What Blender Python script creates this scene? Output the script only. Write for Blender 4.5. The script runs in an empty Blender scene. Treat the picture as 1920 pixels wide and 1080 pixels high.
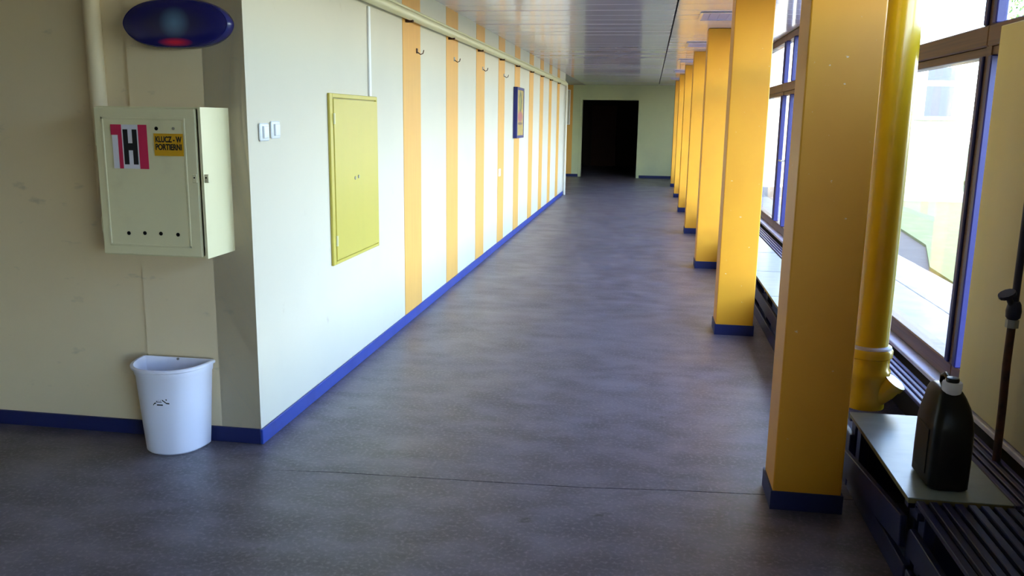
import bpy, bmesh, math, random
from mathutils import Matrix, Vector

random.seed(7)
sc = bpy.context.scene
col = sc.collection

# ------------------------------------------------------------------ camera
cam_d = bpy.data.cameras.new('camera')
cam = bpy.data.objects.new('camera', cam_d)
col.objects.link(cam)
sc.camera = cam
F_PX = 1592.0
cam_d.sensor_width = 36.0
cam_d.lens = F_PX / 1920.0 * 36.0
cam_d.clip_start = 0.05
cam_d.clip_end = 400
dY = Vector((1220 - 960, 540 - 227, -F_PX)).normalized()          # corridor direction seen by the lens
up = -Vector((842 - 960, 540 - 8570, -F_PX))
up = (up - dY * up.dot(dY)).normalized()
dX = dY.cross(up)
rot = Matrix((dX, dY, up))
cam.matrix_world = Matrix.Translation((0, 0, 1.55)) @ rot.to_4x4()

# ------------------------------------------------------------------ light and exposure
sc.view_settings.view_transform = 'Standard'
sc.view_settings.look = 'None'
sc.view_settings.gamma = 1.0
sc.view_settings.use_curve_mapping = False
sc.view_settings.exposure = 1.85

world = bpy.data.worlds.new('sky')
sc.world = world
world.use_nodes = True
wn = world.node_tree
for n in list(wn.nodes):
    wn.nodes.remove(n)
w_out = wn.nodes.new('ShaderNodeOutputWorld')
w_bg = wn.nodes.new('ShaderNodeBackground')
w_sky = wn.nodes.new('ShaderNodeTexSky')
w_sky.sky_type = 'NISHITA'
w_sky.sun_disc = False
w_sky.sun_elevation = math.radians(57)
w_sky.sun_rotation = math.radians(210)
w_sky.air_density = 1.0
w_sky.dust_density = 1.0
w_sky.ozone_density = 1.0
w_bg.inputs['Strength'].default_value = 1.0
wn.links.new(w_sky.outputs[0], w_bg.inputs[0])
wn.links.new(w_bg.outputs[0], w_out.inputs[0])

sun_d = bpy.data.lights.new('sun', 'SUN')
sun_d.energy = 3.0
sun_d.color = (1.0, 0.97, 0.94)
sun_d.angle = math.radians(0.6)
sun = bpy.data.objects.new('sun', sun_d)
col.objects.link(sun)
sun.location = (-12, -14, 30)
sun.rotation_euler = Vector((0.42, 0.50, -1.0)).to_track_quat('-Z', 'Y').to_euler()

# ------------------------------------------------------------------ materials
def lin(c):
    c = c / 255.0
    return c / 12.92 if c <= 0.04045 else ((c + 0.055) / 1.055) ** 2.4

def rgb(r, g, b):
    return (lin(r), lin(g), lin(b), 1.0)

def nd(nt, t, **kw):
    n = nt.nodes.new(t)
    for k, v in kw.items():
        setattr(n, k, v)
    return n

def noise(nt, scale, detail=4, rough=0.55, stretch=None, world_space=False):
    tc = nd(nt, 'ShaderNodeNewGeometry') if world_space else nd(nt, 'ShaderNodeTexCoord')
    src = tc.outputs['Position'] if world_space else tc.outputs['Object']
    mp = nd(nt, 'ShaderNodeMapping')
    if stretch:
        mp.inputs['Scale'].default_value = stretch
    nt.links.new(src, mp.inputs[0])
    n = nd(nt, 'ShaderNodeTexNoise')
    n.inputs['Scale'].default_value = scale
    n.inputs['Detail'].default_value = detail
    n.inputs['Roughness'].default_value = rough
    nt.links.new(mp.outputs[0], n.inputs['Vector'])
    return n

def ramp(nt, src, lo, hi):
    r = nd(nt, 'ShaderNodeMapRange')
    r.inputs['From Min'].default_value = lo
    r.inputs['From Max'].default_value = hi
    nt.links.new(src, r.inputs['Value'])
    return r.outputs[0]

def mix(nt, fac, a, b):
    m = nd(nt, 'ShaderNodeMix', data_type='RGBA')
    if isinstance(fac, float):
        m.inputs[0].default_value = fac
    else:
        nt.links.new(fac, m.inputs[0])
    for s, v in ((6, a), (7, b)):
        if isinstance(v, tuple):
            m.inputs[s].default_value = v
        else:
            nt.links.new(v, m.inputs[s])
    return m.outputs[2]

MATS = {}
def mat(name, c, rough=0.6, spec=0.5, metal=0.0, layers=(), bump=None, coat=0.0, coat_rough=0.1, rough_noise=None):
    """layers: (scale, lo, hi, colour, stretch) blended over the base colour with noise."""
    m = bpy.data.materials.new(name)
    m.use_nodes = True
    nt = m.node_tree
    b = nt.nodes['Principled BSDF']
    b.inputs['Roughness'].default_value = rough
    b.inputs['Specular IOR Level'].default_value = spec
    b.inputs['Metallic'].default_value = metal
    b.inputs['Coat Weight'].default_value = coat
    b.inputs['Coat Roughness'].default_value = coat_rough
    cur = rgb(*c)
    for (s, lo, hi, c2, st) in layers:
        n = noise(nt, s, stretch=st, world_space=True)
        cur = mix(nt, ramp(nt, n.outputs[0], lo, hi), cur, rgb(*c2))
    if isinstance(cur, tuple):
        b.inputs['Base Color'].default_value = cur
    else:
        nt.links.new(cur, b.inputs['Base Color'])
    if rough_noise:
        n = noise(nt, rough_noise[0], world_space=True)
        r = nd(nt, 'ShaderNodeMapRange')
        r.inputs['From Min'].default_value = 0.3
        r.inputs['From Max'].default_value = 0.7
        r.inputs['To Min'].default_value = rough_noise[1]
        r.inputs['To Max'].default_value = rough_noise[2]
        nt.links.new(n.outputs[0], r.inputs['Value'])
        nt.links.new(r.outputs[0], b.inputs['Roughness'])
    if bump:
        n = noise(nt, bump[0], world_space=True)
        bp = nd(nt, 'ShaderNodeBump')
        bp.inputs['Strength'].default_value = bump[1]
        bp.inputs['Distance'].default_value = bump[2]
        nt.links.new(n.outputs[0], bp.inputs['Height'])
        nt.links.new(bp.outputs[0], b.inputs['Normal'])
    MATS[name] = m
    return m

WALL = mat('wall_paint', (212, 204, 186), 0.55, 0.35, layers=((1.3, 0.45, 0.8, (206, 199, 183), None), (9, 0.68, 0.8, (198, 186, 168), None)), bump=(60, 0.08, 0.002))
LOBBY = mat('wall_paint_lobby_light', (230, 212, 178), 0.55, 0.35, layers=((1.1, 0.45, 0.8, (222, 205, 173), None), (5, 0.64, 0.78, (186, 176, 154), (1, 1, 2.4))), bump=(60, 0.08, 0.002))  # long wall's paint again; lack of skylight put into its warmer tint
ENDW = mat('end_wall_paint', (202, 206, 160), 0.5, 0.35, layers=((1.5, 0.4, 0.8, (190, 196, 156), None),))
STRIPE = mat('orange_stripe_paint', (226, 170, 84), 0.5, 0.35, layers=((40, 0.4, 0.75, (218, 160, 76), (1, 1, 0.05)),))
ORANGE = mat('orange_pillar_paint', (232, 160, 34), 0.42, 0.45, layers=((2.2, 0.45, 0.8, (224, 150, 32), None), (26, 0.72, 0.745, (232, 204, 160), (1, 1, 1.6))), bump=(35, 0.1, 0.003))
BLUE = mat('blue_skirting_paint', (38, 62, 148), 0.4, 0.5, layers=((6, 0.5, 0.8, (32, 50, 128), None),))
NAVY = mat('navy_skirting_paint', (26, 34, 86), 0.5, 0.4, layers=((8, 0.55, 0.8, (30, 36, 70), None),))
FRAMEBLUE = mat('blue_window_paint', (18, 22, 96), 0.4, 0.4)
BROWN = mat('brown_window_wood', (98, 64, 44), 0.45, 0.4, layers=((14, 0.4, 0.7, (74, 48, 36), (1, 0.1, 6)),))
FLOOR = mat('worn_linoleum', (82, 75, 86), 0.45, 0.7,
            layers=((0.9, 0.35, 0.7, (66, 58, 66), None), (4, 0.38, 0.70, (106, 98, 112), (1, 1.6, 1)), (5.5, 0.66, 0.74, (52, 45, 48), (1, 1.8, 1)), (60, 0.50, 0.76, (126, 118, 126), None)),
            rough_noise=(2.2, 0.36, 0.52), bump=(40, 0.05, 0.002), coat=0.15, coat_rough=0.32)
SEAM = mat('dark_floor_seam', (40, 36, 36), 0.8)
CEIL = mat('glossy_ceiling_metal', (228, 216, 234), 0.20, 0.7, layers=((1.2, 0.4, 0.8, (220, 208, 228), None),), coat=0.6, coat_rough=0.10)
CREAM = mat('cream_pipe_paint', (222, 216, 172), 0.35, 0.5)
WHITE = mat('white_plastic', (236, 238, 242), 0.3, 0.5)
PANEL_OLIVE = mat('olive_yellow_paint', (196, 180, 74), 0.38, 0.5, layers=((3, 0.45, 0.75, (188, 176, 72), (1, 1, 0.3)),))
CABINET = mat('cream_steel_paint', (226, 219, 180), 0.36, 0.5, layers=((6, 0.6, 0.8, (218, 210, 172), None),))
BLACK = mat('black_hole', (10, 10, 10), 0.9, 0.2)
STEEL = mat('dull_steel', (150, 150, 150), 0.4, 0.5, 0.8)
RED = mat('crimson_print', (206, 36, 84), 0.5)
PAPER = mat('white_paper', (226, 224, 236), 0.6)
INK = mat('black_ink', (14, 16, 24), 0.6)
YELLOW = mat('yellow_notice', (214, 160, 20), 0.5)
BIN = mat('bluish_white_plastic', (236, 238, 255), 0.35, 0.5)
YPIPE = mat('yellow_drainpipe_paint', (206, 168, 18), 0.26, 0.55, layers=((5, 0.5, 0.8, (196, 158, 16), None),), coat=0.3)
COVER = mat('navy_cover_paint', (26, 30, 74), 0.45, 0.4, layers=((9, 0.5, 0.8, (20, 23, 54), None),))
SLAT = mat('violet_blue_slat_paint', (58, 56, 106), 0.42, 0.5, layers=((9, 0.5, 0.8, (70, 62, 92), None),))
BOARD = mat('pale_grey_green_board', (140, 150, 148), 0.3, 0.55, layers=((5, 0.45, 0.75, (122, 134, 130), (1, 3, 1)),))
BOARDEDGE = mat('raw_board_edge', (120, 108, 70), 0.7)
SILL = mat('lavender_sill_paint', (196, 192, 214), 0.4, 0.45, layers=((10, 0.55, 0.8, (160, 152, 170), None),))
PANELCREAM = mat('cream_board_panel', (206, 194, 150), 0.5, 0.4, layers=((2, 0.4, 0.8, (196, 184, 142), (1, 1, 0.2)),))
CAN = mat('black_can_plastic', (9, 9, 9), 0.33, 0.3, layers=((8, 0.5, 0.8, (24, 18, 14), None),))
RUST = mat('rusty_pipe_iron', (72, 40, 32), 0.6, 0.4, layers=((30, 0.45, 0.7, (50, 30, 28), None),))
DARKPIPE = mat('dark_blue_pipe_paint', (26, 28, 60), 0.5)
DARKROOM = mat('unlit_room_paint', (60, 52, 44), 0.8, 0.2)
DARKWOOD = mat('dark_brown_door_wood', (70, 40, 26), 0.6)
NAVYSIGN = mat('navy_sign_plastic', (28, 30, 104), 0.25, 0.5)
PICBLUE = mat('dark_blue_picture_frame', (28, 34, 112), 0.4)
DIFFUSER = mat('grey_blue_light_louvre', (150, 156, 206), 0.35, 0.5)
PAVE = mat('concrete_paving', (134, 131, 128), 0.85, 0.3, layers=((3, 0.4, 0.7, (120, 118, 116), None),))
GRASS = mat('lawn', (78, 90, 58), 0.95, 0.2, layers=((6, 0.4, 0.7, (92, 98, 68), None), (60, 0.45, 0.7, (66, 78, 50), None)))
FACADE = mat('pale_yellow_render', (246, 240, 222), 0.8, 0.3)
ROOFM = mat('roof_felt', (90, 90, 90), 0.9)
LEAF = mat('tree_leaf', (92, 130, 58), 0.6, 0.3, layers=((2, 0.4, 0.7, (120, 150, 72), None),))
BARK = mat('tree_bark', (92, 78, 62), 0.9)

def glass_mat(name, tint, refl):
    m = bpy.data.materials.new(name)
    m.use_nodes = True
    nt = m.node_tree
    for n in list(nt.nodes):
        nt.nodes.remove(n)
    o = nd(nt, 'ShaderNodeOutputMaterial')
    t = nd(nt, 'ShaderNodeBsdfTransparent')
    t.inputs[0].default_value = tint
    g = nd(nt, 'ShaderNodeBsdfGlossy')
    g.inputs['Roughness'].default_value = 0.02
    f = nd(nt, 'ShaderNodeLayerWeight')                       # thin pane: the same Fresnel curve from both sides
    pw = nd(nt, 'ShaderNodeMath', operation='POWER')
    pw.inputs[1].default_value = 5.0
    ma = nd(nt, 'ShaderNodeMath', operation='MULTIPLY_ADD')
    ma.inputs[1].default_value = refl
    ma.inputs[2].default_value = 0.02
    nt.links.new(f.outputs['Facing'], pw.inputs[0])
    nt.links.new(pw.outputs[0], ma.inputs[0])
    mx = nd(nt, 'ShaderNodeMixShader')
    nt.links.new(ma.outputs[0], mx.inputs[0])
    nt.links.new(t.outputs[0], mx.inputs[1])
    nt.links.new(g.outputs[0], mx.inputs[2])
    nt.links.new(mx.outputs[0], o.inputs[0])
    return m
GLASS = glass_mat('window_glass', (0.97, 0.98, 0.98, 1), 0.6)
FARGLASS = mat('far_window_glass', (62, 68, 88), 0.2, 0.4)

# ------------------------------------------------------------------ mesh helpers (all shapes are given in world coordinates)
def box(bm, x0, x1, y0, y1, z0, z1, bev=0.0, seg=1):
    r = bmesh.ops.create_cube(bm, size=1.0)
    vs = r['verts']
    bmesh.ops.scale(bm, verts=vs, vec=(x1 - x0, y1 - y0, z1 - z0))
    bmesh.ops.translate(bm, verts=vs, vec=((x0 + x1) / 2, (y0 + y1) / 2, (z0 + z1) / 2))
    if bev > 0:
        es = list({e for v in vs for e in v.link_edges})
        bmesh.ops.bevel(bm, geom=es, offset=bev, segments=seg, profile=0.5, affect='EDGES')
    return bm

def B(*a, **k):
    return box(bmesh.new(), *a, **k)

def tube(bm, p0, p1, r0, r1=None, seg=16, caps=True):
    p0 = Vector(p0); p1 = Vector(p1)
    d = p1 - p0
    m = Matrix.Translation((p0 + p1) / 2) @ d.to_track_quat('Z', 'Y').to_matrix().to_4x4()
    bmesh.ops.create_cone(bm, cap_ends=caps, segments=seg, radius1=r0, radius2=r0 if r1 is None else r1, depth=d.length, matrix=m)
    return bm

def T(*a, **k):
    return tube(bmesh.new(), *a, **k)

def path_tube(bm, pts, r, seg=10):
    """a bent tube through the points, as one skin of rings"""
    pts = [Vector(p) for p in pts]
    rings = []
    for i, p in enumerate(pts):
        a = pts[max(i - 1, 0)]; b = pts[min(i + 1, len(pts) - 1)]
        q = (b - a).normalized().to_track_quat('Z', 'Y')
        rings.append([bm.verts.new(p + q @ Vector((math.cos(2 * math.pi * k / seg) * r, math.sin(2 * math.pi * k / seg) * r, 0))) for k in range(seg)])
    for a, b in zip(rings, rings[1:]):
        for k in range(seg):
            bm.faces.new((a[k], a[(k + 1) % seg], b[(k + 1) % seg], b[k]))
    bm.faces.new(rings[0][::-1]); bm.faces.new(rings[-1])
    return bm

def lathe(bm, cx, cy, prof, seg=32):
    rings = [[bm.verts.new((cx + r * math.cos(2 * math.pi * k / seg), cy + r * math.sin(2 * math.pi * k / seg), z)) for k in range(seg)] for r, z in prof]
    for a, b in zip(rings, rings[1:]):
        for k in range(seg):
            bm.faces.new((a[k], a[(k + 1) % seg], b[(k + 1) % seg], b[k]))
    bm.faces.new(rings[0][::-1]); bm.faces.new(rings[-1])
    return bm

def loft(bm, rings, cap0=True, cap1=True):
    R = [[bm.verts.new(p) for p in r] for r in rings]
    n = len(R[0])
    for a, b in zip(R, R[1:]):
        for k in range(n):
            bm.faces.new((a[k], a[(k + 1) % n], b[(k + 1) % n], b[k]))
    if cap0: bm.faces.new(R[0][::-1])
    if cap1: bm.faces.new(R[-1])
    return bm

def origin(o):
    v = Vector((0, 0, 0))
    while o is not None:
        v += o.location
        o = o.parent
    return v

def obj(name, bm, m, parent=None, smooth=False, loc=None):
    """one mesh object; vertices come in world coordinates and are moved to the object's own origin"""
    off = origin(parent) if parent else Vector(loc or (0, 0, 0))
    if parent and loc:
        off = Vector(loc)
    bmesh.ops.recalc_face_normals(bm, faces=bm.faces[:])
    if off.length:
        bmesh.ops.translate(bm, verts=bm.verts[:], vec=-off)
    me = bpy.data.meshes.new(name)
    bm.to_mesh(me); bm.free()
    for p in me.polygons:
        p.use_smooth = smooth
    if m: me.materials.append(m)
    if smooth:
        try:
            me.set_sharp_from_angle(angle=math.radians(40))
        except Exception:
            pass
    o = bpy.data.objects.new(name, me)
    col.objects.link(o)
    if parent:
        o.parent = parent
        if loc: o.location = off - origin(parent)
    elif loc:
        o.location = off
    return o

def tag(o, label=None, cat=None, group=None, kind=None):
    if label: o['label'] = label
    if cat: o['category'] = cat
    if group: o['group'] = group
    if kind: o['kind'] = kind
    return o

def thing(name, loc, label, cat, group=None):
    e = bpy.data.objects.new(name, None)
    e.empty_display_size = 0.1
    e.location = loc
    col.objects.link(e)
    return tag(e, label, cat, group)

def struct(name, bm, m, smooth=False):
    return tag(obj(name, bm, m, smooth=smooth), kind='structure')

def dup(root, delta, label=None, group=None, parent=None):
    r = root.copy(); col.objects.link(r)
    if parent is None:
        r.location = root.location + Vector(delta)
    else:
        r.parent = parent
    if label: r['label'] = label
    if group: r['group'] = group
    for ch in list(root.children):
        dup(ch, (0, 0, 0), parent=r)
    return r

def text_bm(s, size, depth=0.0004):
    """letters in the XZ plane facing -Y, centred on 0"""
    cu = bpy.data.curves.new('lettering', 'FONT')
    cu.body = s; cu.size = size; cu.align_x = 'CENTER'; cu.align_y = 'CENTER'; cu.extrude = depth; cu.offset = 0.0012
    to = bpy.data.objects.new('lettering', cu)
    col.objects.link(to)
    bpy.context.view_layer.update()
    me = bpy.data.meshes.new_from_object(to.evaluated_get(bpy.context.evaluated_depsgraph_get()))
    bm = bmesh.new(); bm.from_mesh(me)
    bpy.data.objects.remove(to); bpy.data.curves.remove(cu); bpy.data.meshes.remove(me)
    bmesh.ops.rotate(bm, verts=bm.verts[:], cent=(0, 0, 0), matrix=Matrix.Rotation(math.radians(90), 3, 'X'))
    return bm

# ------------------------------------------------------------------ the setting
XL, XC0, XC1, XW = -1.78, 0.545, 0.812, 1.42          # left wall, pillar faces, window frame
YB, YL, YE = 3.63, 18.05, 23.85                    # lobby wall, end of striped wall, end wall
ZC = 2.49                                          # ceiling
PITCH = 2.93
YCOL = [3.37 + PITCH * k for k in range(7)]

# floor: a base slab with two sheets of linoleum that meet in an open seam
floor = struct('floor', B(-6.2, 1.6, -4.2, 30.2, -0.2, -0.012), SEAM)
def sheet(pts):
    bm = bmesh.new()
    lo = [bm.verts.new((x, y, -0.012)) for x, y in pts]
    hi = [bm.verts.new((x, y, 0.0)) for x, y in pts]
    n = len(pts)
    for k in range(n):
        bm.faces.new((lo[k], lo[(k + 1) % n], hi[(k + 1) % n], hi[k]))
    bm.faces.new(hi); bm.faces.new(lo[::-1])
    return bm
seam = [(-6.2, 3.12), (-1.7, 3.335), (-1.3, 3.375), (-0.75, 3.398), (-0.2, 3.425), (0.15, 3.468), (0.57, 3.50), (1.6, 3.55)]
obj('floor_sheet', sheet([(-6.2, -4.2), (1.6, -4.2)] + [(x, y - (0.003 if x > -1.69 else 0)) for x, y in reversed(seam)]), FLOOR, floor)
obj('floor_sheet', sheet([(x, y + (0.003 if x > -1.69 else 0)) for x, y in seam] + [(1.6, 30.2), (-6.2, 30.2)]), FLOOR, floor)

# roof slab with the glossy ceiling panels hung below it
struct('trim_1', B(-6.3, 1.64, -4.3, 30.3, 2.75, 2.95), ROOFM)
ceiling = struct('ceiling', B(-6.0, 1.38, -4.0, 30.0, ZC + 0.035, ZC + 0.06), SEAM)
def panel_mesh(x0, x1, d):
    bm = box(bmesh.new(), x0, x1, -d / 2, d / 2, 0.0, 0.022, 0.004)
    me = bpy.data.meshes.new('ceiling_panel')
    bm.to_mesh(me); bm.free(); me.materials.append(CEIL)
    return me
PW = 0.366
pm_a = panel_mesh(XL + 0.0, 0.168, PW - 0.007)
pm_b = panel_mesh(0.182, 1.40, PW - 0.007)
LIGHTS_Y = [8.2 + PITCH * k for k in range(-2, 6)]
ny = int((YE + 0.2) / PW)
for k in range(ny):
    y = YE - PW * (k + 0.5)
    for me in (pm_a, pm_b):
        if me is pm_a and y < YB: continue
        o = bpy.data.objects.new('ceiling_panel', me)
        col.objects.link(o); o.parent = ceiling
        o.location = (0, y, ZC)
        o.rotation_euler = (math.radians(random.gauss(0, 0.30)), math.radians(random.gauss(0, 0.03)), 0)
# lobby and recess ceilings (plain plaster)
struct('ceiling_lobby', B(-6.0, 0.165, -4.0, YB + 0.03, ZC, ZC + 0.03), LOBBY)
struct('ceiling_recess', B(-4.0, XL - 0.005, YL, YE, ZC, ZC + 0.03), WALL)

# striped long wall
wall_left = struct('wall_left', B(XL - 0.2, XL, YB, YL, 0, 2.75), WALL)
stripes = [(6.10, 6.58), (7.44, 7.90), (8.75, 9.20), (10.06, 10.49), (11.28, 11.73), (12.66, 13.10), (13.90, 14.34), (15.16, 15.56), (16.48, 16.91)]
for a, b in stripes:
    obj('painted_stripe', B(XL, XL + 0.003, a, b, 0.075, ZC), STRIPE, wall_left)
struct('baseboard_left', B(XL, XL + 0.014, YB - 0.014, YL, 0, 0.075, 0.003), BLUE)
# lobby wall with the pier that carries the hydrant cabinet
struct('wall_pier', B(-2.345, XL - 0.001, YB, YB + 0.012, 0, 2.75), LOBBY)
struct('wall_lobby', B(-6.0, XL - 0.2, YB + 0.012, YB + 0.23, 0, 2.75), LOBBY)
struct('baseboard_pier', B(-2.352, XL + 0.0, YB - 0.013, YB, 0, 0.075, 0.003), NAVY)
struct('baseboard_lobby', B(-6.0, -2.352, YB - 0.004, YB + 0.012, 0, 0.072, 0.003), NAVY)
struct('wall_rear', B(-6.2, 1.6, -4.2, -4.0, 0, 2.75), LOBBY)
struct('wall_outer_left', B(-6.2, -6.0, -4.0, YB + 0.23, 0, 2.75), LOBBY)
wr = B(1.44, 1.6, -4.0, -2.2, 0, 2.5)
box(wr, 1.44, 1.6, -2.2, 0.4, 0, 0.385)
box(wr, 1.44, 1.6, -2.2, 0.4, 1.975, 2.5)
box(wr, 1.44, 1.6, 0.4, 2.6, 0, 1.885)
struct('wall_right', wr, LOBBY)
# recess left of the far end and the end wall with its doorway
struct('wall_recess_side', B(-4.2, -4.0, YL, YE, 0, 2.75), ENDW)
struct('wall_recess_near', B(-4.0, XL - 0.2, YL - 0.2, YL, 0, 2.75), ENDW)
DX0, DX1, DZ = -1.90, -0.31, 2.125
we = bmesh.new()
box(we, -4.2, DX0, YE, YE + 0.2, 0, 2.75)
box(we, DX1, 1.6, YE, YE + 0.2, 0, 2.75)
box(we, DX0, DX1, YE, YE + 0.2, DZ, 2.75)
wall_end = struct('wall_end', we, ENDW)
obj('painted_stripe', B(-2.62, -2.13, YE - 0.003, YE, 0.07, ZC), STRIPE, wall_end)
struct('baseboard_end', B(DX1 + 0.05, 0.9, YE - 0.014, YE, 0, 0.075, 0.003), NAVY)
struct('baseboard_recess', B(-4.0, DX0 - 0.05, YE - 0.014, YE, 0, 0.075, 0.003), NAVY)
d1 = struct('door_1', B(DX0 - 0.04, DX0 + 0.03, YE - 0.02, YE + 0.2, 0, DZ + 0.03, 0.004), ENDW)
obj('jamb', B(DX1 - 0.03, DX1 + 0.04, YE - 0.02, YE + 0.2, 0, DZ + 0.03, 0.004), ENDW, d1)
obj('lintel', B(DX0 + 0.03, DX1 - 0.03, YE - 0.02, YE + 0.2, DZ - 0.03, DZ + 0.03, 0.004), ENDW, d1)
# unlit room behind the doorway
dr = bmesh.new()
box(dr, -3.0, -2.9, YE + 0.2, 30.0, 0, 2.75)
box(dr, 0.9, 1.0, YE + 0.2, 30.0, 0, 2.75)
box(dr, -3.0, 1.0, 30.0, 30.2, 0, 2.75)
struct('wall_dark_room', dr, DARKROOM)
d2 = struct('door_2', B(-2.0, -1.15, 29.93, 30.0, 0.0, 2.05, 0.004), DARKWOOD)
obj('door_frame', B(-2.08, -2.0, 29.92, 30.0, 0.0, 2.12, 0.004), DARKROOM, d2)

# ------------------------------------------------------------------ window wall
# fascia between window heads and the roof slab, parapet below the glass
struct('wall_window_head', B(1.40, 1.6, -4.0, YE, 2.50, 2.75), WALL)
struct('wall_window_parapet', B(1.44, 1.6, 2.6, YE, 0, 0.36), DARKROOM)  # dark colour stands in for the shade inside the radiator covers
struct('trim_2', B(1.36, 1.62, 2.6, YE, 0.36, 0.385, 0.004), SILL)
posts = [4.05 + PITCH * k for k in range(7)]
def window(n, ya, yb, stiles, panes, post):
    w = struct('window_%d' % n, B(XW, XW + 0.10, ya, yb, 0.385, 0.47, 0.006), BROWN)
    obj('transom', B(XW - 0.01, XW + 0.10, ya, yb, 1.885, 1.975, 0.006), BROWN, w)
    obj('transom_ledge', B(XW + 0.005, XW + 0.09, ya, yb, 1.845, 1.885, 0.004), BROWN, w)
    obj('head_rail', B(XW, XW + 0.10, ya, yb, 2.42, 2.50, 0.006), BROWN, w)
    if post:
        obj('post', B(XW + 0.000, XW + 0.040, ya - 0.03, ya + 0.03, 0.47, 2.42), BROWN, w)
    for s, hw in stiles:
        obj('stile', B(XW - 0.012, XW + 0.035, s - hw, s + hw, 0.47, 1.845, 0.005), FRAMEBLUE, w)
        obj('stile', B(XW - 0.012, XW + 0.035, s - hw, s + hw, 1.975, 2.42, 0.005), FRAMEBLUE, w)
    for a, b in panes:
        obj('pane', B(XW + 0.018, XW + 0.023, a, b, 0.47, 1.845), GLASS, w)
        obj('pane', B(XW + 0.018, XW + 0.023, a, b, 1.975, 2.42), GLASS, w)
    return w
for k in range(7):
    p = posts[k]
    q = posts[k + 1] if k < 6 else YE
    m1, m2 = p + 1.40, q - 0.57
    st = [(p + 0.05, 0.020), (m1, 0.025), (m2, 0.028), (q - 0.05, 0.020)]
    if k == 6:
        st = [(p + 0.05, 0.020), (m1, 0.025), (q - 0.03, 0.025)]
        panes = [(p + 0.07, m1 - 0.025), (m1 + 0.025, q - 0.055)]
    else:
        panes = [(p + 0.07, m1 - 0.025), (m1 + 0.025, m2 - 0.028), (m2 + 0.028, q - 0.07)]
    w = window(k + 2, p, q, st, panes, True)
    if k < 6:
        h = bmesh.new()
        tube(h, (XW - 0.012, m2, 1.16), (XW - 0.05, m2, 1.16), 0.009, seg=10)
        box(h, XW - 0.06, XW - 0.045, m2 - 0.01, m2 + 0.11, 1.15, 1.17, 0.004)
        obj('handle', h, STEEL, w)
window(1, 2.6, posts[0], [(3.43, 0.028), (posts[0] - 0.05, 0.020)], [(2.62, 3.40), (3.46, posts[0] - 0.07)], False)
for n, (a, b) in enumerate(((-2.2, 0.4),)):      # assumed unboarded window, out of view, added to light the lobby
    w = struct('window_%d' % (9 + n), B(XW, XW + 0.10, a, b, 0.385, 0.47, 0.006), BROWN)
    obj('head_rail', B(XW - 0.01, XW + 0.10, a, b, 1.845, 1.975, 0.006), BROWN, w)
    for y in (a + 0.025, (a + b) / 2, b - 0.025):
        obj('stile', B(XW - 0.012, XW + 0.04, y - 0.025, y + 0.025, 0.47, 1.845, 0.005), FRAMEBLUE, w)
    obj('pane', B(XW + 0.018, XW + 0.023, a + 0.05, (a + b) / 2 - 0.025, 0.47, 1.845), GLASS, w)
    obj('pane', B(XW + 0.018, XW + 0.023, (a + b) / 2 + 0.025, b - 0.05, 0.47, 1.845), GLASS, w)
w = struct('window_10', B(XW - 0.01, XW + 0.10, 0.4, 2.6, 1.885, 1.975, 0.006), BROWN)      # assumed upper light above the boarding, out of view, added to light the lobby
obj('head_rail', B(XW, XW + 0.10, 0.4, 2.6, 2.42, 2.50, 0.006), BROWN, w)
for y in (0.425, 1.5, 2.575):
    obj('stile', B(XW - 0.012, XW + 0.035, y - 0.025, y + 0.025, 1.975, 2.42, 0.005), FRAMEBLUE, w)
for a, b in ((0.45, 1.475), (1.525, 2.55)):
    obj('pane', B(XW + 0.018, XW + 0.023, a, b, 1.975, 2.42), GLASS, w)
# cream boarding over the near windows, up to the transom
wb = tag(obj('board_panel', B(1.372, 1.402, 0.42, 3.81, 0.39, 1.945, 0.003), PANELCREAM), kind='structure')
wb.name = 'wall_boarding'
for y in (2.62, 1.4):
    obj('joint_strip', B(1.364, 1.372, y - 0.03, y + 0.03, 0.39, 1.945, 0.002), PANELCREAM, wb)

# ------------------------------------------------------------------ pillars
def pillar(y, label, group=None, dx=0.0, dp=0.26):
    a, b = XC0 + dx, XC1 + dx
    t = thing('pillar', ((a + b) / 2, y + dp / 2, 0), label, 'pillar', group)
    obj('shaft', B(a, b, y, y + dp, 0.0, ZC - 0.003, 0.006, seg=2), ORANGE, t)
    k = bmesh.new()
    e = 0.008
    for q in ((a - e, b + e, y - e, y), (a - e, b + e, y + dp, y + dp + e), (a - e, a, y, y + dp), (b, b + e, y, y + dp)):
        box(k, *q, 0, 0.078)
    obj('kickboard', k, NAVY, t)
    return t
p0 = pillar(YCOL[0], 'orange square pillar with blue kickboard standing beside the yellow drainpipe', dx=0.014, dp=0.23)
p1 = pillar(YCOL[1], 'orange square pillar with blue kickboard, in the window row beyond the drainpipe', 'orange pillars along the windows')
for k in range(2, 7):
    dup(p1, (0, YCOL[k] - YCOL[1], 0))

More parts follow.
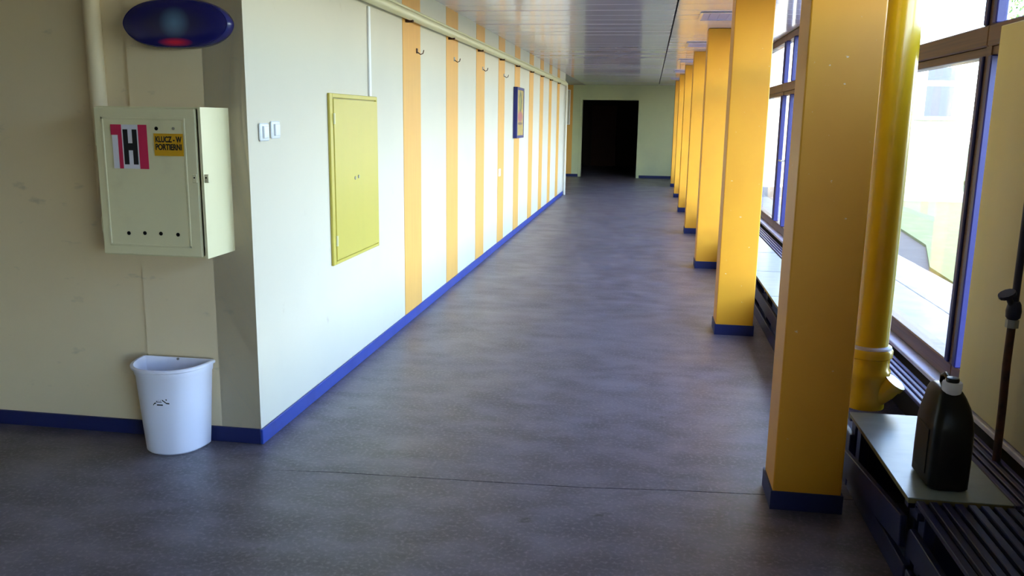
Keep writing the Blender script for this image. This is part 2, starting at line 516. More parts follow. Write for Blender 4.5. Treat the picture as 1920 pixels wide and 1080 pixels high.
# ------------------------------------------------------------------ radiator covers below the windows
XF = 0.91
def cover(y0, y1, label, slats, group=None, planks='straight'):
    t = thing('radiator_cover', (XF, y0, 0), label, 'radiator cover', group)
    obj('lower_rail', B(XF, XF + 0.022, y0, y1, 0.001, 0.09, 0.003), COVER, t)
    if planks == 'straight':
        obj('middle_rail', B(XF, XF + 0.022, y0, y1, 0.14, 0.235, 0.003), COVER, t)
    else:
        bm = B(XF - 0.024, XF - 0.002, y0, y1, -0.055, 0.055, 0.003)
        bmesh.ops.rotate(bm, verts=bm.verts[:], cent=(XF, (y0 + y1) / 2, 0), matrix=Matrix.Rotation(-math.radians(6.5), 3, 'X'))
        bmesh.ops.translate(bm, verts=bm.verts[:], vec=(0, 0, 0.165))
        obj('middle_rail', bm, COVER, t)
    n = max(2, int(round((y1 - y0) / 0.8)) + 1)
    for i in range(n):
        y = y0 + 0.04 + (y1 - y0 - 0.08) * i / (n - 1)
        obj('post', B(XF + 0.022, XF + 0.06, y - 0.03, y + 0.03, 0.0, 0.318, 0.003), COVER, t)
        obj('bearer', B(XF + 0.0, 1.36, y - 0.02, y + 0.02, 0.290, 0.318), COVER, t)
    obj('shade_panel', B(XF + 0.062, 1.36, y1 - 0.016, y1, 0.001, 0.289), COVER, t)  # added dark panel, keeps light out of the void under the boards
    x0, cnt = slats
    w = (1.358 - x0) / cnt
    for i in range(cnt):
        obj('slat', B(x0 + w * i, x0 + w * i + w * 0.66, y0, y1, 0.318, 0.336, 0.003), SLAT if cnt < 8 else COVER, t)
    return t
cover(-1.2, 2.79, 'dark blue radiator cover of full slats beneath the cream boarding', (0.92, 11))
cover(2.81, 3.64, 'dark blue radiator cover with a loose tilted front plank under the black can', (1.235, 4), planks='tilted')
cover(3.66, 5.05, 'slatted blue radiator cover behind the yellow drainpipe with no boards on it', (1.235, 4))
cB = cover(5.07, 5.07 + PITCH, 'slatted blue radiator cover beneath pale boards behind the orange pillars', (1.245, 4), 'radiator covers beneath pale boards')
for k in range(1, 6):
    dup(cB, (0, (PITCH + 0.012) * k, 0))

def board(y0, y1, label, group=None, x1=1.225):
    t = thing('shelf_board', ((XF + x1) / 2, y0, 0.337), label, 'board', group)
    obj('board_top', B(XF - 0.012, x1, y0, y1, 0.3535, 0.357), BOARD, t)
    obj('board_core', B(XF - 0.010, x1 - 0.002, y0 + 0.002, y1 - 0.002, 0.3365, 0.3535), BOARDEDGE, t)
    return t
bN = board(2.80, 3.655, 'pale grey green board under the black can beside the nearest pillar')
bN.location.z -= 0.0170                       # rests directly on the bearers
bF = board(5.08, 6.13, 'pale grey green board laid end to end behind the orange pillars', 'boards on the radiator covers')
bF.location.z -= 0.0170
for k in range(1, 16):
    dup(bF, (0, 1.062 * k, 0))

# ------------------------------------------------------------------ yellow drainpipe
PX, PY = 0.985, 3.79
t = thing('drainpipe', (PX, PY, 0), 'thick yellow drainpipe with bell socket and cleanout behind the nearest pillar', 'pipe')
obj('pipe', T((PX, PY, 0.55), (PX, PY, ZC), 0.078, seg=40), YPIPE, t, smooth=True)
so = lathe(bmesh.new(), PX, PY, [(0.084, 0.33), (0.086, 0.42), (0.088, 0.46), (0.097, 0.475), (0.097, 0.50), (0.090, 0.51), (0.090, 0.555), (0.099, 0.562), (0.100, 0.590), (0.094, 0.598), (0.079, 0.598)], 40)
obj('socket', so, YPIPE, t, smooth=True)
obj('joint_seal', lathe(bmesh.new(), PX, PY, [(0.080, 0.597), (0.094, 0.599), (0.092, 0.606), (0.080, 0.612)], 40), SILL, t, smooth=True)
co = bmesh.new()
path_tube(co, [(PX + 0.03, PY - 0.02, 0.37), (PX + 0.075, PY - 0.045, 0.42), (PX + 0.095, PY - 0.055, 0.45)], 0.046, seg=20)
tube(co, (PX + 0.092, PY - 0.054, 0.445), (PX + 0.105, PY - 0.060, 0.465), 0.050, seg=20)
obj('cleanout', co, YPIPE, t, smooth=True)

# ------------------------------------------------------------------ black can on the board
CXm, CYm, CZ = 1.046, 2.975, 0.3405
t = thing('jerry_can', (CXm, CYm, CZ), 'tall black jerry can with pale cap ring standing on the board', 'jerry can')
def rrect(cx, cy, hx, hy, r, z, n=4):
    pts = []
    for sx, sy, a0 in ((1, 1, 0), (-1, 1, 90), (-1, -1, 180), (1, -1, 270)):
        for i in range(n + 1):
            a = math.radians(a0 + 90 * i / n)
            pts.append((cx + sx * (hx - r) + r * math.cos(a), cy + sy * (hy - r) + r * math.sin(a), z))
    return pts
rings = []
for h, hx, hy, cx, cy in ((0.0, 0.058, 0.098, 0, 0), (0.008, 0.066, 0.106, 0, 0), (0.10, 0.066, 0.107, 0, 0), (0.205, 0.065, 0.106, 0, 0), (0.245, 0.061, 0.100, 0, 0),
                          (0.285, 0.053, 0.090, 0, 0.004), (0.315, 0.044, 0.080, -0.004, 0.008), (0.332, 0.036, 0.068, -0.006, 0.010), (0.338, 0.028, 0.056, -0.006, 0.010)):
    rings.append(rrect(CXm + cx, CYm + cy, hx, hy, min(0.026, hx * 0.5), CZ + h))
body = obj('body', loft(bmesh.new(), rings), CAN, t, smooth=True)
for s in (-1, 1):
    obj('side_rib', B(CXm + s * 0.0665 - 0.003, CXm + s * 0.0665 + 0.003, CYm - 0.06, CYm + 0.06, CZ + 0.04, CZ + 0.20, 0.0025), CAN, body)
hd = path_tube(bmesh.new(), [(CXm - 0.006, CYm + 0.058, CZ + 0.325), (CXm - 0.006, CYm + 0.056, CZ + 0.360), (CXm - 0.006, CYm + 0.03, CZ + 0.372), (CXm - 0.006, CYm - 0.0, CZ + 0.368), (CXm - 0.006, CYm - 0.012, CZ + 0.335)], 0.009)
obj('handle', hd, CAN, t, smooth=True)
nx, ny_, nz = CXm - 0.006, CYm - 0.040, CZ + 0.330
obj('cap_ring', lathe(bmesh.new(), nx, ny_, [(0.024, nz - 0.005), (0.030, nz), (0.032, nz + 0.03), (0.030, nz + 0.036), (0.022, nz + 0.036)], 24), PAPER, t, smooth=True)['label'] = 'pale cap ring'
obj('cap', lathe(bmesh.new(), nx, ny_, [(0.019, nz + 0.03), (0.021, nz + 0.043), (0.019, nz + 0.05), (0.008, nz + 0.052)], 20), CAN, t, smooth=True)

# ------------------------------------------------------------------ thin heating pipe with valve
VX, VY = 1.318, 3.225
t = thing('heating_pipe', (VX, VY, 0.336), 'thin rusty vertical heating pipe with a valve in front of cream boarding', 'pipe')
obj('lower_pipe', path_tube(bmesh.new(), [(VX, VY - 0.02, 0.337), (VX, VY - 0.012, 0.55), (VX, VY, 0.70), (VX, VY, 0.845)], 0.014, 12), RUST, t, smooth=True)
obj('upper_pipe', T((VX, VY, 0.90), (VX, VY, ZC), 0.013, seg=12), DARKPIPE, t, smooth=True)
v = bmesh.new()
lathe(v, VX, VY, [(0.016, 0.868), (0.024, 0.876), (0.026, 0.90), (0.022, 0.925), (0.017, 0.935)], 12)
tube(v, (VX, VY, 0.905), (VX - 0.03, VY - 0.012, 0.955), 0.012, 0.010, 12)
vo = obj('valve_body', v, DARKPIPE, t, smooth=True)
hw = bmesh.new()
tube(hw, (VX - 0.030, VY - 0.012, 0.955), (VX - 0.036, VY - 0.014, 0.966), 0.030, 0.030, 12)
obj('handwheel', hw, DARKPIPE, vo)
obj('union_nut', T((VX, VY, 0.838), (VX, VY, 0.868), 0.022, seg=6), STEEL, t)['label'] = 'grey union nut'

# ------------------------------------------------------------------ hydrant cabinet
HX0, HX1, HZ0, HZ1, HYF = -2.358, -1.868, 0.936, 1.580, 3.38
t = thing('hydrant_cabinet', ((HX0 + HX1) / 2, YB, HZ0), 'cream steel hydrant cabinet with an H sign on the lobby wall', 'cabinet')
bm = bmesh.new()
TH = 0.012
box(bm, HX0, HX0 + TH, HYF + 0.02, YB, HZ0, HZ1)
box(bm, HX1 - TH, HX1, HYF + 0.004, YB, HZ0, HZ1)
box(bm, HX0 + TH, HX1 - TH, HYF + 0.02, YB, HZ0, HZ0 + TH)
box(bm, HX0 + TH, HX1 - TH, HYF + 0.02, YB, HZ1 - TH, HZ1)
box(bm, HX0 + TH, HX1 - TH, YB - TH, YB, HZ0 + TH, HZ1 - TH)
obj('body', bm, CABINET, t)
DXR = HX1 - 0.024
door = obj('door', B(HX0 + 0.001, DXR, HYF, HYF + 0.018, HZ0 + 0.006, HZ1 - 0.006, 0.004, seg=2), CABINET, t)
bm = bmesh.new()                                              # raised bead around the door field
a0, a1, c0, c1 = HX0 + 0.035, DXR - 0.045, HZ0 + 0.045, HZ1 - 0.045
for q in ((a0, a1, c0, c0 + 0.010), (a0, a1, c1 - 0.010, c1), (a0, a0 + 0.010, c0, c1), (a1 - 0.010, a1, c0, c1)):
    box(bm, q[0], q[1], HYF - 0.004, HYF + 0.001, q[2], q[3], 0.002)
obj('bead', bm, CABINET, door)
def hp(px, py, y=HYF):                                        # photograph pixel -> point on the cabinet front plane
    r = rot @ Vector((px - 960, 540 - py, -F_PX))
    s = y / r.y
    return Vector((r.x * s, y, 1.55 + r.z * s))
for px, py in ((242, 437), (272, 437), (302, 438), (334, 440)):
    p = hp(px, py)
    obj('hole', T((p.x, HYF - 0.0015, p.z), (p.x, HYF + 0.002, p.z), 0.0085, seg=14), BLACK, door)
p = hp(293, 241)
obj('hole', T((p.x, HYF - 0.0015, p.z), (p.x, HYF + 0.002, p.z), 0.008, seg=14), BLACK, door)
p = hp(325, 241)
obj('screw', T((p.x, HYF - 0.003, p.z), (p.x, HYF + 0.002, p.z), 0.006, seg=12), STEEL, door)
for px in (366, 388):
    p = hp(px, 335)
    lt = obj('latch', B(p.x - 0.010, p.x + 0.010, HYF - 0.006, HYF + (0.002 if px < 380 else 0.006), p.z - 0.018, p.z + 0.018, 0.002), CABINET, t)
    obj('latch_hole', T((p.x, HYF - 0.0075, p.z + 0.004), (p.x, HYF - 0.004, p.z + 0.004), 0.0035, seg=10), BLACK, lt)
obj('hinge', B(HX0 - 0.006, HX0 + 0.006, HYF + 0.004, HYF + 0.020, HZ0 + 0.10, HZ0 + 0.17, 0.003), CABINET, t)
obj('hinge', B(HX0 - 0.006, HX0 + 0.006, HYF + 0.004, HYF + 0.020, HZ1 - 0.17, HZ1 - 0.10, 0.003), CABINET, t)
# H sign: white sheet, crimson side bars, black letter
a, b = hp(208, 233), hp(281, 317)
SX0, SX1, SZ1, SZ0 = a.x, b.x, a.z, b.z
sw = SX1 - SX0
sign = obj('hydrant_sign', B(SX0 + 0.004, SX1, HYF - 0.0055, HYF - 0.004, SZ0, SZ1), PAPER, door)
sign['label'] = 'white sheet with crimson bars and a black letter H'
obj('red_bar', B(SX1 - sw * 0.24, SX1 + 0.001, HYF - 0.0063, HYF - 0.0055, SZ0, SZ1), RED, sign)
obj('red_bar', B(SX0 + sw * 0.19, SX0 + sw * 0.30, HYF - 0.0063, HYF - 0.0055, SZ0, SZ1), RED, sign)
obj('red_bar', B(SX0, SX0 + sw * 0.19, HYF - 0.0063, HYF - 0.0055, SZ1 - 0.044, SZ1), RED, sign)
hl = bmesh.new()
hx0, hx1, hz0, hz1 = SX0 + sw * 0.335, SX0 + sw * 0.72, SZ0 + 0.018, SZ1 - 0.020
box(hl, hx0, hx0 + 0.022, HYF - 0.0063, HYF - 0.0055, hz0, hz1)
box(hl, hx1 - 0.022, hx1, HYF - 0.0063, HYF - 0.0055, hz0, hz1)
box(hl, hx0 + 0.022, hx1 - 0.022, HYF - 0.0063, HYF - 0.0055, (hz0 + hz1) / 2 - 0.014, (hz0 + hz1) / 2 + 0.016)
obj('letter', hl, INK, sign)
a, b = hp(289, 250), hp(346, 293)
nt_ = obj('notice', B(a.x, b.x, HYF - 0.0055, HYF - 0.004, b.z, a.z), YELLOW, door)
nt_['label'] = 'yellow key notice with two lines of black capitals'
cxn, czn = (a.x + b.x) / 2, (a.z + b.z) / 2
for s, dz, wd in (('KLUCZ - W', 0.021, 0.120), ('PORTIERNI', -0.011, 0.120)):
    bm = text_bm(s, 0.034)
    xs = [v.co.x for v in bm.verts]
    k = wd / (max(xs) - min(xs))
    bmesh.ops.scale(bm, verts=bm.verts[:], vec=(k, 1, 1.0))
    bmesh.ops.translate(bm, verts=bm.verts[:], vec=(cxn, HYF - 0.0060, czn + dz))
    obj('lettering', bm, INK, nt_)

# riser pipe feeding the cabinet
t = thing('riser_pipe', (-2.487, 3.60, 1.2), 'cream painted riser pipe on the lobby wall above the hydrant cabinet', 'pipe')
obj('pipe', T((-2.487, 3.612, 1.14), (-2.487, 3.612, ZC), 0.036, seg=28), LOBBY, t, smooth=True)
obj('elbow', path_tube(bmesh.new(), [(-2.487, 3.612, 1.20), (-2.483, 3.612, 1.13), (-2.45, 3.612, 1.10), (-2.366, 3.612, 1.10)], 0.034, 20), LOBBY, t, smooth=True)
obj('clip', B(-2.54, -2.435, 3.60, 3.66, 2.22, 2.25, 0.004), LOBBY, t)

# ------------------------------------------------------------------ oval sign
OX, OZ = -2.070, 1.938
t = thing('oval_sign', (OX, YB, OZ - 0.11), 'dark blue oval wall sign with a red lower arc above the hydrant cabinet', 'sign')
def oval(hw, hh, y, n=64, e=2.9):
    pts = []
    for i in range(n):
        a = 2 * math.pi * i / n
        c, s = math.cos(a), math.sin(a)
        pts.append((OX + hw * math.copysign(abs(c) ** (2 / e), c), y, OZ + hh * math.copysign(abs(s) ** (2 / 1.75), s)))
    return pts
obj('housing', loft(bmesh.new(), [oval(0.250, 0.102, YB), oval(0.252, 0.104, YB - 0.045), oval(0.246, 0.099, YB - 0.055)]), NAVYSIGN, t, smooth=True)
om = bpy.data.materials.new('blurred_oval_print')
om.use_nodes = True
nt = om.node_tree
bs = nt.nodes['Principled BSDF']
bs.inputs['Roughness'].default_value = 0.3
tc = nd(nt, 'ShaderNodeTexCoord')
def blob(cx, cz, sx, sz, lo, hi):
    mp = nd(nt, 'ShaderNodeMapping')
    mp.vector_type = 'POINT'
    mp.inputs['Scale'].default_value = (1 / sx, 0, 1 / sz)
    mp.inputs['Location'].default_value = (-cx / sx, 0, -cz / sz)
    nt.links.new(tc.outputs['Object'], mp.inputs[0])
    ln = nd(nt, 'ShaderNodeVectorMath', operation='LENGTH')
    nt.links.new(mp.outputs[0], ln.inputs[0])
    return ramp(nt, ln.outputs['Value'], hi, lo)
c = mix(nt, blob(0.0, 0.112, 0.18, 0.075, 0.55, 1.0), rgb(24, 24, 104), rgb(38, 38, 84))
c = mix(nt, blob(0.01, 0.112, 0.075, 0.07, 0.1, 1.0), c, rgb(96, 132, 172))
c = mix(nt, blob(0.005, 0.030, 0.085, 0.020, 0.25, 1.0), c, rgb(232, 44, 76))
nt.links.new(c, bs.inputs['Base Color'])
obj('face', loft(bmesh.new(), [oval(0.244, 0.097, YB - 0.054), oval(0.215, 0.085, YB - 0.066), oval(0.14, 0.055, YB - 0.074), oval(0.05, 0.02, YB - 0.077)]), om, t, smooth=True)

# ------------------------------------------------------------------ half round bin
BX, BYW = -2.163, 3.596
t = thing('waste_bin', (BX, BYW, 0), 'white plastic half round bin with flat back against the lobby wall', 'bin')
def dring(hw, dp, z, yb=BYW, n=28):
    pts = []
    for i in range(n + 1):
        a = math.pi * i / n
        c, s = math.cos(a), math.sin(a)
        pts.append((BX + hw * math.copysign(abs(c) ** 0.9, c), yb - 0.004 - dp * s ** 0.82, z))
    pts.append((BX - hw * 0.96, yb, z)); pts.append((BX + hw * 0.96, yb, z))
    return pts
HB = 0.418
def at(u):                                                    # outer half width and depth at height fraction u
    return 0.142 + 0.030 * u, 0.190 + 0.028 * u
rings = [dring(0.134, 0.182, 0.0), dring(0.142, 0.190, 0.008)]
for u in (0.3, 0.6, 0.88):
    w_, d_ = at(u); rings.append(dring(w_, d_, HB * u))
w_, d_ = at(0.9); rings.append(dring(w_ + 0.004, d_ + 0.004, HB * 0.90))
w_, d_ = at(0.955); rings.append(dring(w_ + 0.005, d_ + 0.005, HB * 0.955))
w_, d_ = at(1.0); rings += [dring(w_ + 0.014, d_ + 0.014, HB * 0.968), dring(w_ + 0.015, d_ + 0.015, HB * 0.99), dring(w_ + 0.010, d_ + 0.010, HB), dring(w_ - 0.002, d_ - 0.002, HB, BYW - 0.006)]
for u in (0.9, 0.5, 0.05):
    w_, d_ = at(u); rings.append(dring(w_ - 0.006, d_ - 0.012, HB * u, BYW - 0.008))
shell = obj('shell', loft(bmesh.new(), rings), BIN, t, smooth=True)
for dx, dz in ((-0.03, 0.34), (0.0, 0.412)):
    obj('screw', T((BX + dx, BYW - 0.007, dz), (BX + dx, BYW - 0.012, dz), 0.006, seg=10), STEEL, t)
# black emblem on the front, wrapped on the curved shell
def on_bin(u, z):                                             # u = sideways offset in metres from the emblem's middle
    hw, dp = at(z / HB)
    x = 0.026 + u
    a = math.acos(max(-1, min(1, math.copysign((abs(x) / hw) ** (1 / 0.9), x))))
    return (BX + x, BYW - 0.004 - dp * math.sin(a) ** 0.82 - 0.0012, z)
def decal(strokes, w):
    bm = bmesh.new()
    for s in strokes:
        pts = []
        for (u0, z0), (u1, z1) in zip(s, s[1:]):
            for i in range(5):
                pts.append((u0 + (u1 - u0) * i / 5, z0 + (z1 - z0) * i / 5))
        pts.append(s[-1])
        lo = [bm.verts.new(on_bin(u, z - w / 2)) for u, z in pts]
        hi = [bm.verts.new(on_bin(u, z + w / 2)) for u, z in pts]
        for i in range(len(pts) - 1):
            bm.faces.new((lo[i], lo[i + 1], hi[i + 1], hi[i]))
    return bm
EZ = 0.262
obj('emblem', decal([[(-0.040, EZ - 0.012), (-0.034, EZ - 0.004), (-0.026, EZ - 0.001)], [(-0.022, EZ - 0.010), (0.006, EZ - 0.010)], [(0.004, EZ + 0.014), (0.014, EZ + 0.006), (0.022, EZ - 0.002), (0.034, EZ - 0.004)], [(0.020, EZ + 0.016), (0.025, EZ + 0.014)]], 0.006), INK, shell)
obj('emblem_print', decal([[(-0.024, EZ + 0.006), (-0.018, EZ + 0.010)], [(-0.014, EZ + 0.006), (-0.011, EZ + 0.016)], [(-0.006, EZ + 0.006), (-0.002, EZ + 0.014)], [(-0.024, EZ + 0.004), (0.002, EZ + 0.004)]], 0.003), NAVY, shell)

# ------------------------------------------------------------------ light switches
for i, (y, z) in enumerate(((3.782, 1.474), (3.905, 1.483))):
    t = thing('light_switch', (XL, y, z), ('white wall switch next to the wall corner', 'white wall switch between the corner switch and the olive hatch')[i], 'switch', 'pair of wall switches')
    obj('plate', B(XL, XL + 0.012, y - 0.048, y + 0.048, z - 0.041, z + 0.041, 0.008, seg=3), WHITE, t, smooth=True)
    bm = B(XL + 0.010, XL + 0.022, y - 0.026, y + 0.026, z - 0.028, z + 0.028, 0.004, seg=2)
    obj('rocker', bm, WHITE, t, smooth=True)

# ------------------------------------------------------------------ olive access hatch
PY0, PY1, PZ0, PZ1 = 4.605, 5.45, 0.703, 1.678
t = thing('access_hatch', (XL, (PY0 + PY1) / 2, PZ0), 'olive yellow metal access hatch with small locks on the striped wall', 'hatch')
bm = bmesh.new()
for q in ((PY0, PY0 + 0.045, PZ0, PZ1), (PY1 - 0.02, PY1, PZ0, PZ1), (PY0 + 0.045, PY1 - 0.02, PZ0, PZ0 + 0.02), (PY0 + 0.045, PY1 - 0.02, PZ1 - 0.025, PZ1)):
    box(bm, XL, XL + 0.016, q[0], q[1], q[2], q[3], 0.003)
obj('frame', bm, PANEL_OLIVE, t)
hdo = obj('door', B(XL + 0.002, XL + 0.020, PY0 + 0.049, PY1 - 0.024, PZ0 + 0.024, PZ1 - 0.029, 0.003), PANEL_OLIVE, t)
for y, z in ((4.985, 1.185), (5.045, 1.19)):
    obj('lock', T((XL + 0.019, y, z), (XL + 0.024, y, z), 0.011, seg=14), STEEL, hdo)
for z in (PZ1 - 0.14, PZ0 + 0.14):
    obj('hinge', T((XL + 0.020, PY0 + 0.047, z - 0.03), (XL + 0.020, PY0 + 0.047, z + 0.03), 0.008, seg=10), CREAM, t)

# conduit from the hatch up to the pipe
tag(obj('cable_conduit', B(XL, XL + 0.014, 5.315, 5.350, PZ1 + 0.001, 2.228, 0.003), WHITE, loc=(XL, 5.33, PZ1)), 'thin white cable conduit rising from the olive hatch to the pipe', 'conduit')

# ------------------------------------------------------------------ pipe along the striped wall
ZP = 2.268
t = thing('wall_pipe', (XL, YB, ZP), 'long cream pipe running along the top of the striped wall', 'pipe')
obj('pipe', T((XL + 0.042, YB - 0.1, ZP), (XL + 0.042, 17.82, ZP), 0.033, seg=20), CREAM, t, smooth=True)
obj('drop_pipe', path_tube(bmesh.new(), [(XL + 0.042, 17.78, ZP), (XL + 0.042, 17.86, ZP - 0.01), (XL + 0.042, 17.90, ZP - 0.06), (XL + 0.042, 17.90, 1.0), (XL + 0.042, 17.90, 0.0)], 0.026, 14), WALL, t, smooth=True)
for a, b in stripes:
    y = a + 0.08
    obj('bracket', B(XL, XL + 0.06, y - 0.015, y + 0.015, ZP - 0.045, ZP - 0.026, 0.003), RUST, t)
tag(obj('thin_cable', T((XL + 0.012, YB - 0.012, ZP + 0.055), (XL + 0.012, YL, ZP + 0.055), 0.011, seg=10), CREAM, smooth=True, loc=(XL, YB, ZP + 0.04)), 'thin cream cable fixed just above the long wall pipe', 'cable')

# hooks on the orange stripes
hooks = ((6.47, 2.04, 'dark wall hook on the first orange stripe past the olive hatch'), (7.74, 2.066, 'dark wall hook on the second orange stripe past the olive hatch'),
         (9.08, 2.062, 'dark wall hook on the third orange stripe past the olive hatch'), (10.42, 2.06, 'dark wall hook on the orange stripe before the picture'))
for y, z, lb in hooks:
    t = thing('wall_hook', (XL, y, z), lb, 'hook', 'hooks on the orange stripes')
    obj('plate', B(XL + 0.003, XL + 0.009, y - 0.018, y + 0.018, z - 0.012, z + 0.025, 0.002), STEEL if y > 7 else RUST, t)
    obj('prong', path_tube(bmesh.new(), [(XL + 0.006, y, z), (XL + 0.035, y - 0.004, z - 0.02), (XL + 0.055, y - 0.008, z - 0.012), (XL + 0.062, y - 0.010, z + 0.012)], 0.004, 8), RUST, t, smooth=True)
# a small socket low on the fourth stripe
t = thing('wall_socket', (XL, 10.18, 0.917), 'small white wall socket beside the fourth orange stripe', 'socket')
obj('plate', B(XL + 0.0, XL + 0.014, 10.10, 10.22, 0.87, 0.96, 0.006, seg=2), WHITE, t)
obj('recess', T((XL + 0.013, 10.16, 0.915), (XL + 0.016, 10.16, 0.915), 0.026, seg=16), PAPER, t)

# ------------------------------------------------------------------ framed picture
QY0, QY1, QZ0, QZ1, QD = 11.19, 11.80, 1.302, 1.962, 0.056
t = thing('framed_picture', (XL, QY0, QZ0), 'framed colourful picture in a deep dark blue frame on the striped wall', 'picture')
bm = bmesh.new()
fw = 0.035
for q in ((QY0, QY0 + fw, QZ0, QZ1), (QY1 - fw, QY1, QZ0, QZ1), (QY0 + fw, QY1 - fw, QZ0, QZ0 + fw), (QY0 + fw, QY1 - fw, QZ1 - fw, QZ1)):
    box(bm, XL + 0.003, XL + QD, q[0], q[1], q[2], q[3], 0.003)
obj('frame', bm, PICBLUE, t)
pmn = bpy.data.materials.new('picture_print')
pmn.use_nodes = True
nt = pmn.node_tree
bs = nt.nodes['Principled BSDF']
bs.inputs['Roughness'].default_value = 0.4
tc = nd(nt, 'ShaderNodeTexCoord')
def pblob(cy, cz, sy, sz, lo, hi):
    mp = nd(nt, 'ShaderNodeMapping')
    mp.inputs['Scale'].default_value = (0, 1 / sy, 1 / sz)
    mp.inputs['Location'].default_value = (0, -cy / sy, -cz / sz)
    nt.links.new(tc.outputs['Object'], mp.inputs[0])
    ln = nd(nt, 'ShaderNodeVectorMath', operation='LENGTH')
    nt.links.new(mp.outputs[0], ln.inputs[0])
    return ramp(nt, ln.outputs['Value'], hi, lo)
n_ = noise(nt, 14, 5)
c = mix(nt, ramp(nt, n_.outputs[0], 0.4, 0.65), rgb(196, 164, 70), rgb(150, 128, 66))
c = mix(nt, pblob(0.30, 0.47, 0.13, 0.17, 0.7, 1.0), c, rgb(74, 84, 40))
c = mix(nt, pblob(0.28, 0.46, 0.05, 0.11, 0.7, 1.1), c, rgb(166, 160, 70))
c = mix(nt, pblob(0.30, 0.28, 0.24, 0.075, 0.7, 1.1), c, rgb(176, 92, 92))
c = mix(nt, pblob(0.30, 0.19, 0.24, 0.02, 0.6, 1.1), c, rgb(110, 70, 60))
nt.links.new(c, bs.inputs['Base Color'])
obj('print', B(XL + 0.01, XL + QD - 0.006, QY0 + fw, QY1 - fw, QZ0 + fw, QZ1 - fw), pmn, t)

# ------------------------------------------------------------------ ceiling lights between the pillars
lt0 = None
for y in [8.2 + PITCH * k for k in range(-1, 5)]:
    if lt0 is None:
        t = thing('ceiling_light', (0.69, y, ZC), 'unlit square ceiling light with grey blue louvres between two orange pillars', 'ceiling light', 'ceiling lights in the pillar row')
        bm = bmesh.new()
        for q in ((0.39, 0.99, y - 0.30, y - 0.275), (0.39, 0.99, y + 0.275, y + 0.30), (0.39, 0.415, y - 0.275, y + 0.275), (0.965, 0.99, y - 0.275, y + 0.275)):
            box(bm, *q, ZC - 0.011, ZC - 0.004)
        obj('frame', bm, CEIL, t)
        obj('diffuser', B(0.415, 0.965, y - 0.275, y + 0.275, ZC - 0.007, ZC - 0.004), DIFFUSER, t)
        for i in range(6):
            x = 0.48 + i * 0.084
            obj('louvre', B(x - 0.002, x + 0.002, y - 0.275, y + 0.275, ZC - 0.0105, ZC - 0.007), DIFFUSER, t)
        lt0 = (t, y)
    else:
        dup(lt0[0], (0, y - lt0[1], 0))

# white box on the orange stripe of the end wall
t = thing('wall_box', (-2.33, YE, 1.42), 'tall narrow white box on the orange stripe beside the dark doorway', 'box')
obj('body', B(-2.46, -2.20, YE - 0.09, YE - 0.003, 1.42, 2.36, 0.006), WHITE, t)
obj('cover', B(-2.445, -2.215, YE - 0.098, YE - 0.09, 1.44, 2.34, 0.003), WALL, t)

# ------------------------------------------------------------------ outdoors
struct('ground', B(-60, 70, -60, 90, -0.5, -0.22), GRASS)
gv = bmesh.new()
lawn = [(3.25, -20), (19.6, -20), (19.6, 60), (9.5, 60), (9.5, 19.9), (4.6, 19.9), (3.9, 12.6), (3.35, 10.6), (3.25, 9.0)]
vs = [gv.verts.new((x, y, -0.10)) for x, y in lawn]
vb = [gv.verts.new((x, y, -0.22)) for x, y in lawn]
gv.faces.new(vs)
for i in range(len(lawn)):
    gv.faces.new((vs[i], vs[(i + 1) % len(lawn)], vb[(i + 1) % len(lawn)], vb[i]))
tag(obj('lawn', gv, GRASS), 'sunlit green lawn outside the windows', 'lawn', kind='stuff')
pave = struct('pavement', B(1.6, 4.9, -12, 20.0, -0.22, -0.14), SEAM)
slab_me = None
for j in range(33):
    for i in range(3):
        x0, y0 = 1.61 + i * 0.545, 2.0 + j * 0.545
        if slab_me is None:
            bm = box(bmesh.new(), 0.004, 0.541, 0.004, 0.541, -0.14, -0.098, 0.005)
            slab_me = bpy.data.meshes.new('paving_slab')
            bm.to_mesh(slab_me); bm.free(); slab_me.materials.append(PAVE)
        o = bpy.data.objects.new('paving_slab', slab_me)
        col.objects.link(o); o.parent = pave
        o.location = (x0, y0, random.uniform(-0.002, 0.002))

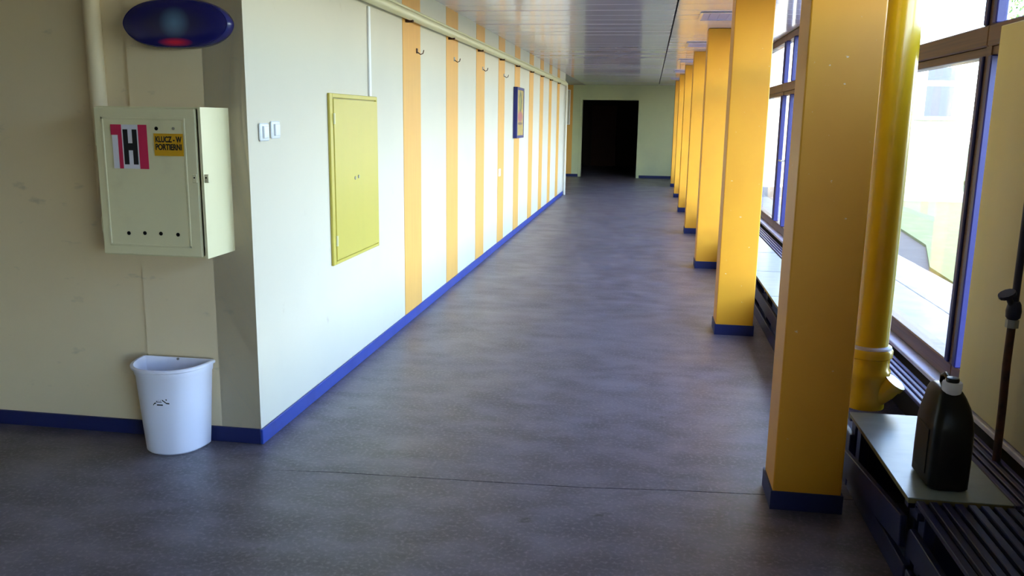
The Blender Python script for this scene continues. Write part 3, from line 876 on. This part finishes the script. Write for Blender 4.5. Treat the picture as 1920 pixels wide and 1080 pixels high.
# pale wing of the school standing across the lawn
t = thing('building_wing', (4.4, 20.1, -0.2), 'pale yellow building wing with white framed windows across the lawn', 'building')
bw = obj('wall', B(1.95, 6.85, 20.1, 28, -0.25, 6.5), FACADE, t)
obj('plinth', B(1.95, 6.87, 20.06, 20.1, -0.25, 0.12), PAVE, t)
obj('roof_edge', B(1.95, 7.1, 19.9, 28.2, 6.5, 6.7), ROOFM, t)
for x0, x1 in ((3.6, 4.45), (5.74, 6.56)):
    for z0 in (1.70, 4.6):
        w = obj('window', B(x0, x1, 20.07, 20.1, z0, z0 + 1.12), WHITE, t)
        obj('pane', B(x0 + 0.13, x1 - 0.13, 20.06, 20.07, z0 + 0.04, z0 + 0.68), FARGLASS, w)
        obj('pane', B(x0 + 0.13, x1 - 0.13, 20.06, 20.07, z0 + 0.80, z0 + 1.07), FARGLASS, w)
        obj('sill', B(x0 - 0.06, x1 + 0.06, 19.98, 20.1, z0 - 0.05, z0, 0.005), PAVE, w)

def tree(x, y, h, r, label, seed):
    rnd = random.Random(seed)
    t = thing('tree', (x, y, -0.10), label, 'tree', 'trees beyond the lawn')
    tr = path_tube(bmesh.new(), [(x, y, -0.085), (x + 0.05, y, h * 0.3), (x - 0.05, y + 0.1, h * 0.6), (x, y, h * 0.9)], 0.14, 8)
    for i in range(7):
        a = rnd.uniform(0, 6.28); z = h * rnd.uniform(0.35, 0.7)
        tube(tr, (x, y, z), (x + math.cos(a) * r * 0.7, y + math.sin(a) * r * 0.7, z + r * 0.6), 0.06, 0.02, 6)
    obj('trunk', tr, BARK, t)
    vs, fs = [], []
    for i in range(5200):
        while True:
            p = Vector((rnd.uniform(-1, 1), rnd.uniform(-1, 1), rnd.uniform(-1, 1)))
            if 0.15 < p.length < 1: break
        p *= 0.75 + 0.25 * math.sin(p.x * 7 + seed) * math.cos(p.y * 6) + 0.1
        c = Vector((x, y, h * 0.66)) + Vector((p.x * r, p.y * r, p.z * h * 0.42))
        u = Vector((rnd.gauss(0, 1), rnd.gauss(0, 1), rnd.gauss(0, 1))).normalized()
        w = u.orthogonal().normalized()
        s = rnd.uniform(0.06, 0.12)
        k = len(vs)
        vs += [c - u * s, c + w * s * 0.5, c + u * s, c - w * s * 0.5]
        fs.append((k, k + 1, k + 2, k + 3))
    me = bpy.data.meshes.new('foliage')
    o3 = origin(t)
    me.from_pydata([v - o3 for v in vs], [], fs); me.materials.append(LEAF)
    o = bpy.data.objects.new('foliage', me); col.objects.link(o); o.parent = t
    o['kind'] = 'stuff'
tree(10.6, 22.0, 8.6, 2.6, 'leafy green tree close behind the corner of the pale wing', 3)
tree(12.6, 29.0, 10.0, 3.0, 'taller leafy tree standing further back beyond the pale wing', 5)
